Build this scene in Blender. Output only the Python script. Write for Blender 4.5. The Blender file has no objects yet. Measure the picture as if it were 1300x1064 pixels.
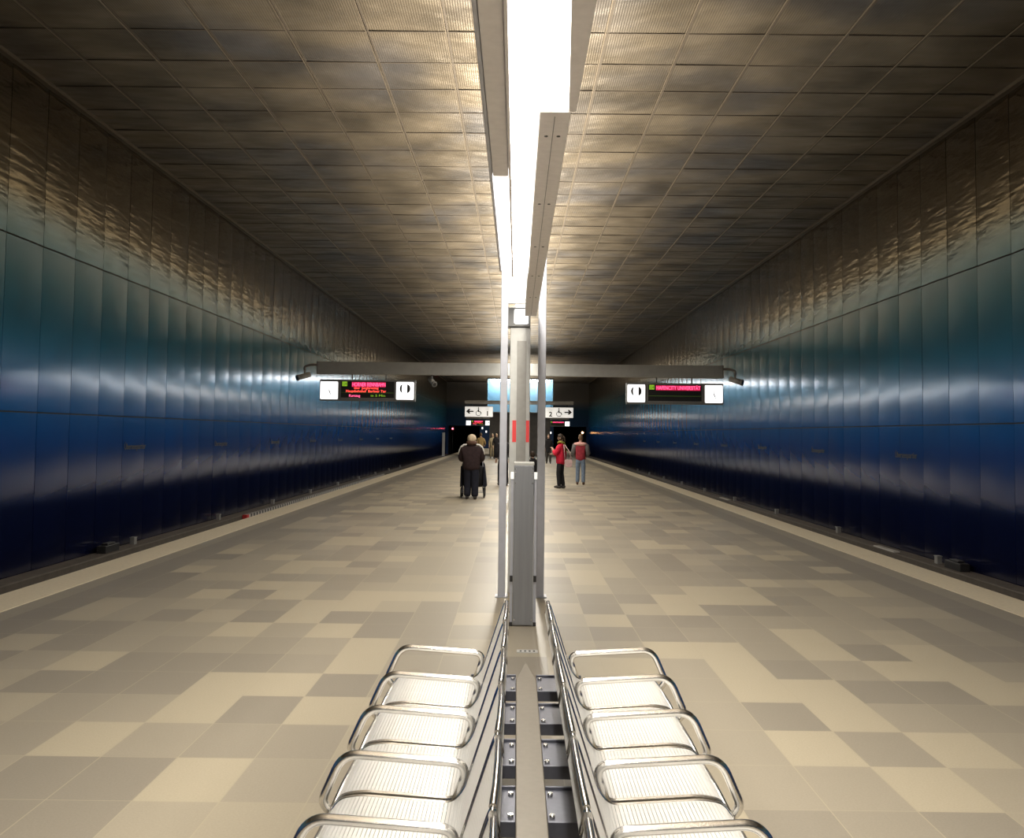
import bpy, bmesh, math, random
from mathutils import Vector, Matrix, Quaternion
random.seed(7)
SC = bpy.context.scene
COL = SC.collection
PI = math.pi
AX = 0.065            # centre line of the platform furniture

# ------------------------------------------------------------------ materials
def mat(name, color=(.5, .5, .5), rough=.5, metal=0., emit=None, estr=0., spec=.5):
    m = bpy.data.materials.new(name); m.use_nodes = True
    b = m.node_tree.nodes['Principled BSDF']
    b.inputs['Base Color'].default_value = (*color, 1)
    b.inputs['Roughness'].default_value = rough
    b.inputs['Metallic'].default_value = metal
    b.inputs['Specular IOR Level'].default_value = spec
    if emit:
        b.inputs['Emission Color'].default_value = (*emit, 1)
        b.inputs['Emission Strength'].default_value = estr
        m.cycles.emission_sampling = 'NONE' if estr < 20 else 'AUTO'
    return m

def noisy(m, scale=30., amount=.15, bump=0., bscale=200., stretch=None):
    """vary base colour a little with object-space noise, optional fine bump"""
    nt = m.node_tree; b = nt.nodes['Principled BSDF']
    tc = nt.nodes.new('ShaderNodeTexCoord'); src = tc.outputs['Object']
    if stretch:
        mp = nt.nodes.new('ShaderNodeMapping'); mp.inputs['Scale'].default_value = stretch
        nt.links.new(src, mp.inputs['Vector']); src = mp.outputs['Vector']
    n = nt.nodes.new('ShaderNodeTexNoise'); n.inputs['Scale'].default_value = scale
    n.inputs['Detail'].default_value = 3
    nt.links.new(src, n.inputs['Vector'])
    c = b.inputs['Base Color'].default_value[:3]
    r = nt.nodes.new('ShaderNodeValToRGB')
    r.color_ramp.elements[0].position = .3; r.color_ramp.elements[1].position = .7
    r.color_ramp.elements[0].color = (*[x * (1 - amount) for x in c], 1)
    r.color_ramp.elements[1].color = (*[min(1, x * (1 + amount)) for x in c], 1)
    nt.links.new(n.outputs['Fac'], r.inputs['Fac'])
    nt.links.new(r.outputs['Color'], b.inputs['Base Color'])
    if bump:
        n2 = nt.nodes.new('ShaderNodeTexNoise'); n2.inputs['Scale'].default_value = bscale
        nt.links.new(src, n2.inputs['Vector'])
        bp = nt.nodes.new('ShaderNodeBump'); bp.inputs['Strength'].default_value = bump
        nt.links.new(n2.outputs['Fac'], bp.inputs['Height']); nt.links.new(bp.outputs['Normal'], b.inputs['Normal'])
    return m

M = {}
M['lamp'] = mat('lamp_diffuser', (.9, .9, .85), .4, 0, (1., .95, .86), 4.)
M['lamp_side'] = mat('uplight_side', (.9, .9, .85), .4, 0, (1., .93, .80), 5.)
M['uplamp'] = mat('uplight_diffuser', (.9, .9, .85), .4, 0, (1., .88, .70), 4.)
M['downlamp'] = mat('downlight_diffuser', (.9, .9, .85), .4, 0, (1., .94, .83), 4.)
M['steel'] = noisy(mat('painted_steel', (.47, .48, .54), .45, .1), 12, .05)
M['steel_light'] = noisy(mat('light_steel', (.56, .56, .54), .45, .1), 12, .05)
M['rail_alu'] = noisy(mat('rail_aluminium', (.80, .76, .76), .5, .0), 20, .05)
M['alu'] = noisy(mat('brushed_aluminium', (.30, .31, .335), .36, .6), 40, .06, stretch=(1, 1, .05))
M['dark_gap'] = mat('dark_gap', (.06, .06, .06), .6)
M['black'] = mat('black_plastic', (.02, .02, .022), .45)
M['chrome'] = mat('chrome', (.86, .85, .83), .22, 1.)
M['wire'] = mat('chrome_wire_mesh', (.94, .92, .88), .36, .2)
M['bracket'] = noisy(mat('bracket_steel', (.15, .155, .19), .4, .5), 30, .06)
M['spine'] = noisy(mat('spine_steel', (.19, .165, .13), .42, .3), 30, .05)
M['white_face'] = mat('lit_sign_face', (.9, .9, .9), .4, 0, (1, 1, 1), 1.6)
M['white_sign'] = mat('white_sign_face', (.85, .84, .8), .4, 0, (1, .98, .93), .55)
M['strip_grey'] = noisy(mat('strip_grey', (.34, .33, .31), .5, .1), 20, .05)
M['sign_case'] = noisy(mat('sign_casing', (.19, .19, .19), .5, .2), 20, .05)
M['ink'] = mat('sign_ink', (.02, .02, .02), .6)
M['faint_ink'] = mat('faint_ink', (.5, .5, .5), .6)
M['led_black'] = mat('led_panel', (.012, .012, .012), .35)
M['led_red'] = mat('led_red', (.3, .02, .02), .5, 0, (1, .07, .05), 2.6)
M['led_pink'] = mat('led_magenta', (.3, .02, .06), .5, 0, (1, .10, .25), 2.6)
M['led_pinkback'] = mat('led_magenta_back', (.2, .01, .04), .5, 0, (1, .0, .10), .42)
M['led_green'] = mat('led_green', (.1, .2, .02), .5, 0, (.26, .50, .02), .9)
M['led_green_dim'] = mat('led_green_dim', (.05, .1, .02), .5, 0, (.10, .20, .02), .5)
M['beam'] = noisy(mat('beam_grey', (.34, .34, .33), .45, .3), 6, .06)
M['cream'] = noisy(mat('cream_edge_stone', (.66, .57, .42), .5), 25, .06, .06, 250)
M['kerb'] = noisy(mat('platform_edge_dark', (.10, .085, .07), .7), 10, .2)
M['trackbed'] = noisy(mat('trackbed_concrete', (.05, .045, .042), .85), 8, .25)
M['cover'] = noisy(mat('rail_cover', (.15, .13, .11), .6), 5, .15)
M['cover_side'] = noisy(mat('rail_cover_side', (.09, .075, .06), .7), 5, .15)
M['zebra_w'] = mat('stripe_white', (.62, .60, .56), .6)
M['red'] = mat('red_paint', (.62, .04, .04), .4)
M['red_paint_glow'] = mat('red_paint_with_glow', (.6, .05, .05), .4, 0, (1, .05, .05), .25)  # plain red paint with a weak glow added to its colour
M['tunnel'] = mat('tunnel_dark', (.008, .007, .007), .9)
M['skin'] = noisy(mat('skin', (.55, .34, .25), .5), 20, .05)
def cloth(n, c, r=.85): 
    return noisy(mat(n, c, r, spec=.2), 14, .18, .15, 60)

# floor tiles: per-face tone attribute and UV for the grout
def floor_material():
    m = mat('floor_tiles', rough=.42, spec=.35); nt = m.node_tree; b = nt.nodes['Principled BSDF']
    at = nt.nodes.new('ShaderNodeAttribute'); at.attribute_name = 'tone'
    r = nt.nodes.new('ShaderNodeValToRGB'); cr = r.color_ramp
    cr.elements[0].position = 0; cr.elements[0].color = (.215, .19, .155, 1)
    cr.elements[1].position = 1; cr.elements[1].color = (.40, .345, .25, 1)
    e = cr.elements.new(.5); e.color = (.295, .258, .20, 1)
    nt.links.new(at.outputs['Fac'], r.inputs['Fac'])
    tc = nt.nodes.new('ShaderNodeTexCoord')
    n = nt.nodes.new('ShaderNodeTexNoise'); n.inputs['Scale'].default_value = 90; n.inputs['Detail'].default_value = 4
    nt.links.new(tc.outputs['Object'], n.inputs['Vector'])
    mr = nt.nodes.new('ShaderNodeMapRange'); mr.inputs['To Min'].default_value = .86; mr.inputs['To Max'].default_value = 1.14
    nt.links.new(n.outputs['Fac'], mr.inputs['Value'])
    mx = nt.nodes.new('ShaderNodeMix'); mx.data_type = 'RGBA'; mx.blend_type = 'MULTIPLY'; mx.inputs['Factor'].default_value = 1
    nt.links.new(r.outputs['Color'], mx.inputs['A']); nt.links.new(mr.outputs['Result'], mx.inputs['B'])
    # grout
    uv = nt.nodes.new('ShaderNodeUVMap'); uv.uv_map = 'UVMap'
    sp = nt.nodes.new('ShaderNodeSeparateXYZ'); nt.links.new(uv.outputs['UV'], sp.inputs['Vector'])
    def edge(sock, w):
        a = nt.nodes.new('ShaderNodeMath'); a.operation = 'SUBTRACT'; a.inputs[1].default_value = .5; nt.links.new(sock, a.inputs[0])
        ab = nt.nodes.new('ShaderNodeMath'); ab.operation = 'ABSOLUTE'; nt.links.new(a.outputs[0], ab.inputs[0])
        g = nt.nodes.new('ShaderNodeMath'); g.operation = 'GREATER_THAN'; g.inputs[1].default_value = .5 - w; nt.links.new(ab.outputs[0], g.inputs[0])
        return g.outputs[0]
    mxm = nt.nodes.new('ShaderNodeMath'); mxm.operation = 'MAXIMUM'
    nt.links.new(edge(sp.outputs['X'], .007), mxm.inputs[0]); nt.links.new(edge(sp.outputs['Y'], .0045), mxm.inputs[1])
    m2 = nt.nodes.new('ShaderNodeMix'); m2.data_type = 'RGBA'
    m2.inputs['B'].default_value = (.36, .31, .225, 1)
    nt.links.new(mxm.outputs[0], m2.inputs['Factor']); nt.links.new(mx.outputs['Result'], m2.inputs['A'])
    nt.links.new(m2.outputs['Result'], b.inputs['Base Color'])
    return m
M['floor'] = floor_material()

def wall_material():
    m = mat('blue_metal_panels', rough=.27, metal=.2, spec=.48); nt = m.node_tree; b = nt.nodes['Principled BSDF']
    tc = nt.nodes.new('ShaderNodeTexCoord')
    sp = nt.nodes.new('ShaderNodeSeparateXYZ'); nt.links.new(tc.outputs['Object'], sp.inputs['Vector'])
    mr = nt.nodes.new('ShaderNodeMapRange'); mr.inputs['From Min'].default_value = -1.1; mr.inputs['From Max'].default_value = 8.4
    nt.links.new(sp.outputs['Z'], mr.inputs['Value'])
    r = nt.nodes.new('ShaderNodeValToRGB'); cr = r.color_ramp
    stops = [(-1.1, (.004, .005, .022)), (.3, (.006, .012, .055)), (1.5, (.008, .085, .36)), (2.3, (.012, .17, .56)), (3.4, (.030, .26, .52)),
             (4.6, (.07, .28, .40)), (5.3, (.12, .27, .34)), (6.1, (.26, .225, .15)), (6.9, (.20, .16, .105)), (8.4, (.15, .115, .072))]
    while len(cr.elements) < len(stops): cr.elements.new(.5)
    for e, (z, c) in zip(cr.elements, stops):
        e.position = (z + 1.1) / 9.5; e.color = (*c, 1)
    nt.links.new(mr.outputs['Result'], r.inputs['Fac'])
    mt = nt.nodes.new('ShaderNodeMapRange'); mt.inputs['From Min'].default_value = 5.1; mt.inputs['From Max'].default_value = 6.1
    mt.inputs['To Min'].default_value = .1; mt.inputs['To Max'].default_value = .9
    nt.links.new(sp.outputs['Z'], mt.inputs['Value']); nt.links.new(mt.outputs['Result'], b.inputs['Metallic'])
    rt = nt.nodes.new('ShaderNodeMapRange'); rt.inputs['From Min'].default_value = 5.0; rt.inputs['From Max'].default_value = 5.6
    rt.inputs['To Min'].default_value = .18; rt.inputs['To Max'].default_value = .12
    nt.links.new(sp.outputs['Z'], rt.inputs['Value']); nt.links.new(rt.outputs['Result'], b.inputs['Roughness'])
    # slight panel to panel difference comes from a low noise
    n = nt.nodes.new('ShaderNodeTexNoise'); n.inputs['Scale'].default_value = .8
    nt.links.new(tc.outputs['Object'], n.inputs['Vector'])
    mr2 = nt.nodes.new('ShaderNodeMapRange'); mr2.inputs['To Min'].default_value = .85; mr2.inputs['To Max'].default_value = 1.15
    nt.links.new(n.outputs['Fac'], mr2.inputs['Value'])
    mx = nt.nodes.new('ShaderNodeMix'); mx.data_type = 'RGBA'; mx.blend_type = 'MULTIPLY'; mx.inputs['Factor'].default_value = 1
    nt.links.new(r.outputs['Color'], mx.inputs['A']); nt.links.new(mr2.outputs['Result'], mx.inputs['B'])
    nt.links.new(mx.outputs['Result'], b.inputs['Base Color'])
    # gentle hand-beaten unevenness of the sheet metal
    mp = nt.nodes.new('ShaderNodeMapping'); mp.inputs['Scale'].default_value = (1, 1.6, .35)
    nt.links.new(tc.outputs['Object'], mp.inputs['Vector'])
    n2 = nt.nodes.new('ShaderNodeTexNoise'); n2.inputs['Scale'].default_value = 1.6; n2.inputs['Detail'].default_value = 2
    nt.links.new(mp.outputs['Vector'], n2.inputs['Vector'])
    bp = nt.nodes.new('ShaderNodeBump'); bp.inputs['Strength'].default_value = .05; bp.inputs['Distance'].default_value = .05
    nt.links.new(n2.outputs['Fac'], bp.inputs['Height'])
    # fine level ripples in the bright upper sheets
    mp3 = nt.nodes.new('ShaderNodeMapping'); mp3.inputs['Scale'].default_value = (1, 1.1, 6)
    nt.links.new(tc.outputs['Object'], mp3.inputs['Vector'])
    n3 = nt.nodes.new('ShaderNodeTexNoise'); n3.inputs['Scale'].default_value = 1.4; n3.inputs['Detail'].default_value = 1.5
    nt.links.new(mp3.outputs['Vector'], n3.inputs['Vector'])
    b3 = nt.nodes.new('ShaderNodeBump'); b3.inputs['Distance'].default_value = .05
    st = nt.nodes.new('ShaderNodeMapRange'); st.inputs['From Min'].default_value = 5.2; st.inputs['From Max'].default_value = 5.9
    st.inputs['To Min'].default_value = .0; st.inputs['To Max'].default_value = .30
    nt.links.new(sp.outputs['Z'], st.inputs['Value']); nt.links.new(st.outputs['Result'], b3.inputs['Strength'])
    nt.links.new(n3.outputs['Fac'], b3.inputs['Height']); nt.links.new(bp.outputs['Normal'], b3.inputs['Normal'])
    nt.links.new(b3.outputs['Normal'], b.inputs['Normal'])
    b.inputs['Anisotropic'].default_value = .82
    tg = nt.nodes.new('ShaderNodeTangent'); tg.direction_type = 'RADIAL'; tg.axis = 'Z'
    nt.links.new(tg.outputs['Tangent'], b.inputs['Tangent'])
    b.inputs['Anisotropic Rotation'].default_value = .0
    return m
M['wall'] = wall_material()

def ceiling_material():
    m = mat('ceiling_metal_mesh', (.2, .17, .13), .40, .62); nt = m.node_tree; b = nt.nodes['Principled BSDF']
    tc = nt.nodes.new('ShaderNodeTexCoord')
    # large soft buckles of the thin metal
    mp = nt.nodes.new('ShaderNodeMapping'); mp.inputs['Scale'].default_value = (.55, 1.0, 1)
    nt.links.new(tc.outputs['Object'], mp.inputs['Vector'])
    n = nt.nodes.new('ShaderNodeTexNoise'); n.inputs['Scale'].default_value = 1.1; n.inputs['Detail'].default_value = 2.5
    nt.links.new(mp.outputs['Vector'], n.inputs['Vector'])
    b1 = nt.nodes.new('ShaderNodeBump'); b1.inputs['Strength'].default_value = .5; b1.inputs['Distance'].default_value = .28
    nt.links.new(n.outputs['Fac'], b1.inputs['Height'])
    # fine ribs running along the station
    w = nt.nodes.new('ShaderNodeTexWave'); w.bands_direction = 'X'; w.inputs['Scale'].default_value = 8.0
    nt.links.new(tc.outputs['Object'], w.inputs['Vector'])
    b2 = nt.nodes.new('ShaderNodeBump'); b2.inputs['Strength'].default_value = .2; b2.inputs['Distance'].default_value = .008
    nt.links.new(w.outputs['Fac'], b2.inputs['Height']); nt.links.new(b1.outputs['Normal'], b2.inputs['Normal'])
    nt.links.new(b2.outputs['Normal'], b.inputs['Normal'])
    # rib colour
    mx = nt.nodes.new('ShaderNodeMix'); mx.data_type = 'RGBA'
    mx.inputs['A'].default_value = (.112, .094, .070, 1); mx.inputs['B'].default_value = (.185, .157, .118, 1)
    nt.links.new(w.outputs['Fac'], mx.inputs['Factor'])
    # patches of lighter, darker and bluish grey tone
    n3 = nt.nodes.new('ShaderNodeTexNoise'); n3.inputs['Scale'].default_value = .7; n3.inputs['Detail'].default_value = 3
    nt.links.new(tc.outputs['Object'], n3.inputs['Vector'])
    mr = nt.nodes.new('ShaderNodeMapRange'); mr.inputs['From Min'].default_value = .3; mr.inputs['From Max'].default_value = .7
    mr.inputs['To Min'].default_value = .6; mr.inputs['To Max'].default_value = 1.3
    nt.links.new(n3.outputs['Fac'], mr.inputs['Value'])
    n4 = nt.nodes.new('ShaderNodeTexNoise'); n4.inputs['Scale'].default_value = .33; n4.inputs['Detail'].default_value = 2
    nt.links.new(tc.outputs['Object'], n4.inputs['Vector'])
    mb_ = nt.nodes.new('ShaderNodeMapRange'); mb_.inputs['From Min'].default_value = .48; mb_.inputs['From Max'].default_value = .66; mb_.inputs['To Max'].default_value = .75
    nt.links.new(n4.outputs['Fac'], mb_.inputs['Value'])
    bl = nt.nodes.new('ShaderNodeMix'); bl.data_type = 'RGBA'; bl.inputs['B'].default_value = (.085, .085, .093, 1)
    nt.links.new(mb_.outputs['Result'], bl.inputs['Factor']); nt.links.new(mx.outputs['Result'], bl.inputs['A'])
    m2 = nt.nodes.new('ShaderNodeMix'); m2.data_type = 'RGBA'; m2.blend_type = 'MULTIPLY'; m2.inputs['Factor'].default_value = 1
    nt.links.new(bl.outputs['Result'], m2.inputs['A']); nt.links.new(mr.outputs['Result'], m2.inputs['B'])
    nt.links.new(m2.outputs['Result'], b.inputs['Base Color'])
    return m
M['ceiling'] = ceiling_material()
M['ceil_joint'] = mat('ceiling_joint', (.075, .062, .048), .5, .3)
M['ceil_rod'] = mat('ceiling_rod', (.26, .22, .17), .4, .7)

# ------------------------------------------------------------------ mesh builder
class MB:
    def __init__(s): s.v = []; s.f = []; s.m = []; s.sm = []
    def add(s, vs, fs, mi=0, smooth=False):
        o = len(s.v); s.v += [tuple(p) for p in vs]
        for f in fs: s.f.append(tuple(i + o for i in f)); s.m.append(mi); s.sm.append(smooth)
        return s
    def box(s, x0, x1, y0, y1, z0, z1, mi=0):
        vs = [(x, y, z) for z in (z0, z1) for y in (y0, y1) for x in (x0, x1)]
        return s.add(vs, [(0, 2, 3, 1), (4, 5, 7, 6), (0, 1, 5, 4), (2, 6, 7, 3), (0, 4, 6, 2), (1, 3, 7, 5)], mi)
    def prism(s, pts, z0, z1, mi=0, plane='XY'):
        n = len(pts)
        if plane == 'XY': vs = [(a, b, z0) for a, b in pts] + [(a, b, z1) for a, b in pts]
        elif plane == 'XZ': vs = [(a, z0, b) for a, b in pts] + [(a, z1, b) for a, b in pts]
        else: vs = [(z0, a, b) for a, b in pts] + [(z1, a, b) for a, b in pts]
        fs = [tuple(range(n)), tuple(range(2 * n - 1, n - 1, -1))]
        fs += [(i, n + i, n + (i + 1) % n, (i + 1) % n) for i in range(n)]
        return s.add(vs, fs, mi)
    def tube(s, path, r, n=8, mi=0, cap=True, closed=False, flat=1.0):
        P = [Vector(p) for p in path]; L = len(P); R = r if isinstance(r, (list, tuple)) else [r] * L
        vs = []; ref = None
        for i, p in enumerate(P):
            if closed: t = (P[(i + 1) % L] - P[i - 1]).normalized()
            else: t = (P[min(i + 1, L - 1)] - P[max(i - 1, 0)]).normalized()
            if ref is None:
                ref = Vector((0, 0, 1)) if abs(t.z) < .9 else Vector((0, 1, 0))
            a = (ref - t * ref.dot(t)).normalized(); ref = a; b = t.cross(a)
            for k in range(n):
                an = 2 * PI * k / n
                vs.append(p + (a * math.cos(an) * flat + b * math.sin(an)) * R[i])
        fs = []
        for i in range(L if closed else L - 1):
            j = (i + 1) % L
            for k in range(n):
                fs.append((i * n + k, i * n + (k + 1) % n, j * n + (k + 1) % n, j * n + k))
        o = len(s.v); s.add(vs, fs, mi, True)
        if cap and not closed:
            s.f.append(tuple(o + k for k in range(n - 1, -1, -1))); s.m.append(mi); s.sm.append(False)
            s.f.append(tuple(o + (L - 1) * n + k for k in range(n))); s.m.append(mi); s.sm.append(False)
        return s
    def sphere(s, c, r, nu=12, nv=8, mi=0):
        rx, ry, rz = r if isinstance(r, (list, tuple)) else (r, r, r)
        vs = [(c[0], c[1], c[2] - rz)]
        for j in range(1, nv):
            th = -PI / 2 + PI * j / nv
            for i in range(nu):
                ph = 2 * PI * i / nu
                vs.append((c[0] + rx * math.cos(th) * math.cos(ph), c[1] + ry * math.cos(th) * math.sin(ph), c[2] + rz * math.sin(th)))
        vs.append((c[0], c[1], c[2] + rz)); fs = []
        for i in range(nu): fs.append((0, 1 + (i + 1) % nu, 1 + i))
        for j in range(nv - 2):
            for i in range(nu):
                a = 1 + j * nu; b = a + nu
                fs.append((a + i, a + (i + 1) % nu, b + (i + 1) % nu, b + i))
        a = 1 + (nv - 2) * nu
        for i in range(nu): fs.append((a + i, a + (i + 1) % nu, len(vs) - 1))
        return s.add(vs, fs, mi, True)
    def build(s, name, mats, parent=None, bevel=0., loc=None):
        me = bpy.data.meshes.new(name); me.from_pydata(s.v, [], s.f)
        for x in (mats if isinstance(mats, (list, tuple)) else [mats]): me.materials.append(x if not isinstance(x, str) else M[x])
        me.polygons.foreach_set('material_index', s.m); me.polygons.foreach_set('use_smooth', s.sm); me.update()
        o = bpy.data.objects.new(name, me); COL.objects.link(o)
        if loc: o.location = loc
        if parent: o.parent = parent
        if bevel:
            b = o.modifiers.new('bevel', 'BEVEL'); b.width = bevel; b.segments = 2; b.limit_method = 'ANGLE'; b.angle_limit = .7
        return o

def tag(o, label, cat, group=None, kind=None):
    o['label'] = label; o['category'] = cat
    if group: o['group'] = group
    if kind: o['kind'] = kind
    return o
def thing(name, label, cat, loc=(0, 0, 0), rz=0, group=None):
    o = bpy.data.objects.new(name, None); COL.objects.link(o); o.location = loc; o.rotation_euler = (0, 0, rz); o.empty_display_size = .1
    return tag(o, label, cat, group)
def struct(o): o['kind'] = 'structure'; return o
def dup(root, label, loc=None, group=None):
    r = root.copy(); COL.objects.link(r); r['label'] = label
    if loc: r.location = loc
    if group: r['group'] = group
    for ch in [c for c in root.children]:
        c = ch.copy(); COL.objects.link(c); c.parent = r
        for g in [x for x in ch.children]:
            d = g.copy(); COL.objects.link(d); d.parent = c
    return r
def text(name, body, size, material, parent, loc, rot=(PI / 2, 0, 0), ext=.002, align='LEFT', sx=1., bold=0.):
    cu = bpy.data.curves.new(name, 'FONT'); cu.body = body; cu.size = size; cu.extrude = ext; cu.align_x = align
    cu.resolution_u = 3; cu.offset = bold
    cu.materials.append(M[material]); c = bpy.data.objects.new('tmp_text', cu); COL.objects.link(c)
    dg = bpy.context.evaluated_depsgraph_get(); dg.update()
    me = bpy.data.meshes.new_from_object(c.evaluated_get(dg)); me.name = name
    bpy.data.objects.remove(c); bpy.data.curves.remove(cu)
    o = bpy.data.objects.new(name, me); COL.objects.link(o)
    o.location = loc; o.rotation_euler = rot; o.scale = (sx, 1, 1)
    if parent: o.parent = parent
    return o
def arc(cx, cy, r, a0, a1, n=6):
    return [(cx + r * math.cos(a0 + (a1 - a0) * i / n), cy + r * math.sin(a0 + (a1 - a0) * i / n)) for i in range(n + 1)]
def rounded(pts, rad, n=5):
    """polyline (2d or 3d) with rounded inner corners"""
    P = [Vector(p) for p in pts]; out = [P[0]]
    for i in range(1, len(P) - 1):
        a = (P[i - 1] - P[i]); b = (P[i + 1] - P[i]); r = min(rad, a.length * .49, b.length * .49)
        p0 = P[i] + a.normalized() * r; p1 = P[i] + b.normalized() * r
        for k in range(n + 1):
            t = k / n; out.append(p0 * (1 - t) ** 2 + P[i] * 2 * t * (1 - t) + p1 * t * t)
    out.append(P[-1]); return out

def area_light(name, parent, loc, sx, sy, radiance, color, up=False, spread=PI):
    l = bpy.data.lights.new(name, 'AREA'); l.shape = 'RECTANGLE'; l.size = sx; l.size_y = sy
    l.energy = radiance * sx * sy * PI; l.color = color; l.spread = spread
    o = bpy.data.objects.new(name, l); COL.objects.link(o); o.location = loc
    if up: o.rotation_euler = (PI, 0, 0)
    o.parent = parent
    return o

# ------------------------------------------------------------------ camera
F = 1200.; CX, CY = 650., 487.; HC = 1.75
def setup_camera():
    v = Vector(((656 - CX) / F, (CY - 551) / F, -1)).normalized()
    u = Vector((math.sin(.011), math.cos(.011), 0)); u = (u - v * u.dot(v)).normalized()
    r = v.cross(u)
    cd = bpy.data.cameras.new('camera'); cam = bpy.data.objects.new('camera', cd); COL.objects.link(cam)
    m = Matrix(((r.x, r.y, r.z, 0), (v.x, v.y, v.z, 0), (u.x, u.y, u.z, HC), (0, 0, 0, 1)))
    cam.matrix_world = m
    cd.sensor_fit = 'HORIZONTAL'; cd.sensor_width = 36; cd.lens = F / 1300 * 36
    cd.shift_y = -45 / 1300; cd.clip_end = 400; cd.clip_start = .05
    SC.camera = cam
setup_camera()

# ------------------------------------------------------------------ the hall
Y0, Y1 = -16., 121.
WL, WR = -9.065, 9.205
ZC = 8.31; ZB = -1.40
PL, PLI, PR, PRI = -5.40, -4.89, 5.51, 5.02   # platform edges (outer, inner edge of cream strip)
YP = 113.                                       # far end of the platform
TX, TY = .411, .599

TONES = {}
def _tones():
    q = {'l': .88, 'k': .68, 'm': .5, 'e': .36, 'd': .18}
    rows = {-1: (-4, 'ddlm'), 0: (-5, 'elmeek____mlelm'), 1: (-6, 'kemldll____mdlme'), 2: (-6, 'dddlldm____mllddl'), 3: (-8, 'dmldddelm____mldmllm'),
            4: (-8, 'kdmememlelkkkmlleldlddm'[:9] + 'k__ml' + 'leldlddm'), 5: (-8, 'ddmmlmldem__ddeelmkde'), 6: (-8, 'kmdkdlddel_kl' + 'ddemmmdm'), 7: (-5, 'mellkem_ldkldd' + 'emk')}
    for k, (j, s) in rows.items():
        for i, c in enumerate(s):
            if c in q: TONES[(k, j + i)] = q[c]
_tones()
def build_floor():
    rnd = random.Random(11)
    j0 = -11; xs = [PLI]
    x = -.974
    cols = [-.974 + TX * j for j in range(-11, 15)]
    xs = [PLI] + [c for c in cols if PLI + .06 < c < PRI - .06] + [PRI]
    ys = [5.149 + TY * k for k in range(-20, 181)]
    vs = []; fs = []; tone = []
    prev = {}
    for k in range(len(ys) - 1):
        y0, y1 = ys[k], ys[k + 1]; run = .5
        for j in range(len(xs) - 1):
            x0, x1 = xs[j], xs[j + 1]
            o = len(vs); vs += [(x0, y0, 0), (x1, y0, 0), (x1, y1, 0), (x0, y1, 0)]; fs.append((o, o + 1, o + 2, o + 3))
            t = rnd.choice([.18, .22, .36, .36, .5, .5, .6, .68, .88, .88])
            if rnd.random() < .22 and j: t = tone[-1] + rnd.uniform(-.05, .05)
            elif rnd.random() < .12 and j in prev: t = prev[j]
            xm = (x0 + x1) / 2; kk = k - 20
            t = TONES.get((kk, round((xm + .974 - TX / 2) / TX)), t)
            d = min(xm - PLI, PRI - xm)
            if d < .42: t = .42 + rnd.uniform(-.06, .06)
            elif d < .82: t = .06 + rnd.uniform(-.03, .05)
            tone.append(t); prev[j] = t
    n = len(fs)
    # body of the platform below the tiles
    me = bpy.data.meshes.new('floor'); 
    mb = MB(); mb.v = vs; mb.f = fs; mb.m = [0] * n; mb.sm = [False] * n
    xa, xb = PL + .03, PR - .03
    mb.box(xa, xb, ys[0], ys[-1], ZB, -.06, 1)
    o = mb.build('floor', ['floor', 'kerb']); me = o.data
    uv = me.uv_layers.new(name='UVMap'); at = me.attributes.new('tone', 'FLOAT', 'FACE')
    vals = tone + [0.] * (len(me.polygons) - n)
    at.data.foreach_set('value', vals)
    q = [(0, 0), (1, 0), (1, 1), (0, 1)]
    for p in me.polygons:
        for i, li in enumerate(p.loop_indices): uv.data[li].uv = q[i % 4]
    struct(o)
    for nm, a, b in (('trim_left', PL, PLI), ('trim_right', PRI, PR)):
        t = MB(); y = ys[0]; i = 0
        while y < ys[-1] - .1:
            y2 = min(y + 3.0, ys[-1]); t.box(a, b, y + .003, y2 - .003, -.06, .004 if i % 2 else .0035); y = y2; i += 1
        struct(t.build(nm, 'cream'))
    # track beds
    for nm, a, b in (('floor_trackbed_left', WL, PL + .03), ('floor_trackbed_right', PR - .03, WR)):
        t = MB(); t.box(a, b, Y0, Y1 + 30, ZB - .1, ZB); struct(t.build(nm, 'trackbed'))
build_floor()

def build_wall(name, X, sgn):
    """three rows of slightly pillowed metal panels; sgn = direction of the hall"""
    mb = MB(); ph = 1.305; yj = (17.80 if sgn > 0 else 17.55); zs = [ZB, 2.05, 5.21, ZC]
    k0 = math.floor((Y0 - yj) / ph); k1 = math.ceil((Y1 - yj) / ph)
    g = .006; NS = 10
    rnd = random.Random(3 if sgn > 0 else 4)
    for k in range(k0, k1):
        ya = yj + k * ph; yb = ya + ph
        if yb > Y1: yb = Y1
        for i in range(3):
            za, zb = zs[i] + .014, zs[i + 1] - .014
            sag = .010 + rnd.uniform(-.003, .004); tilt = rnd.uniform(-.005, .005)
            vs = []; fs = []
            for s in range(NS + 1):
                t = s / NS; y = ya + g + (yb - ya - 2 * g) * t; d = sag * (1 - (2 * t - 1) ** 2) + tilt * (t - .5) + .01
                vs += [(X + sgn * d, y, za), (X + sgn * d, y, zb)]
            for s in range(NS):
                a = 2 * s
                f = (a, a + 2, a + 3, a + 1); fs.append(f if sgn < 0 else f[::-1])
            mb.add(vs, fs, 0, True)
            # returns of the panel into the joint
            for y, sdir in ((ya + g, 1), (yb - g, -1)):
                mb.add([(X + sgn * .01, y, za), (X + sgn * .01, y, zb), (X - sgn * .02, y, zb), (X - sgn * .02, y, za)], [(0, 1, 2, 3)], 0)
    mb.box(min(X - sgn * .02, X - sgn * .2), max(X - sgn * .02, X - sgn * .2), Y0, Y1, ZB - .1, ZC + .1, 1)
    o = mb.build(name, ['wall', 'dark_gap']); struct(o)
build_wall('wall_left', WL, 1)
build_wall('wall_right', WR, -1)

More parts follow.
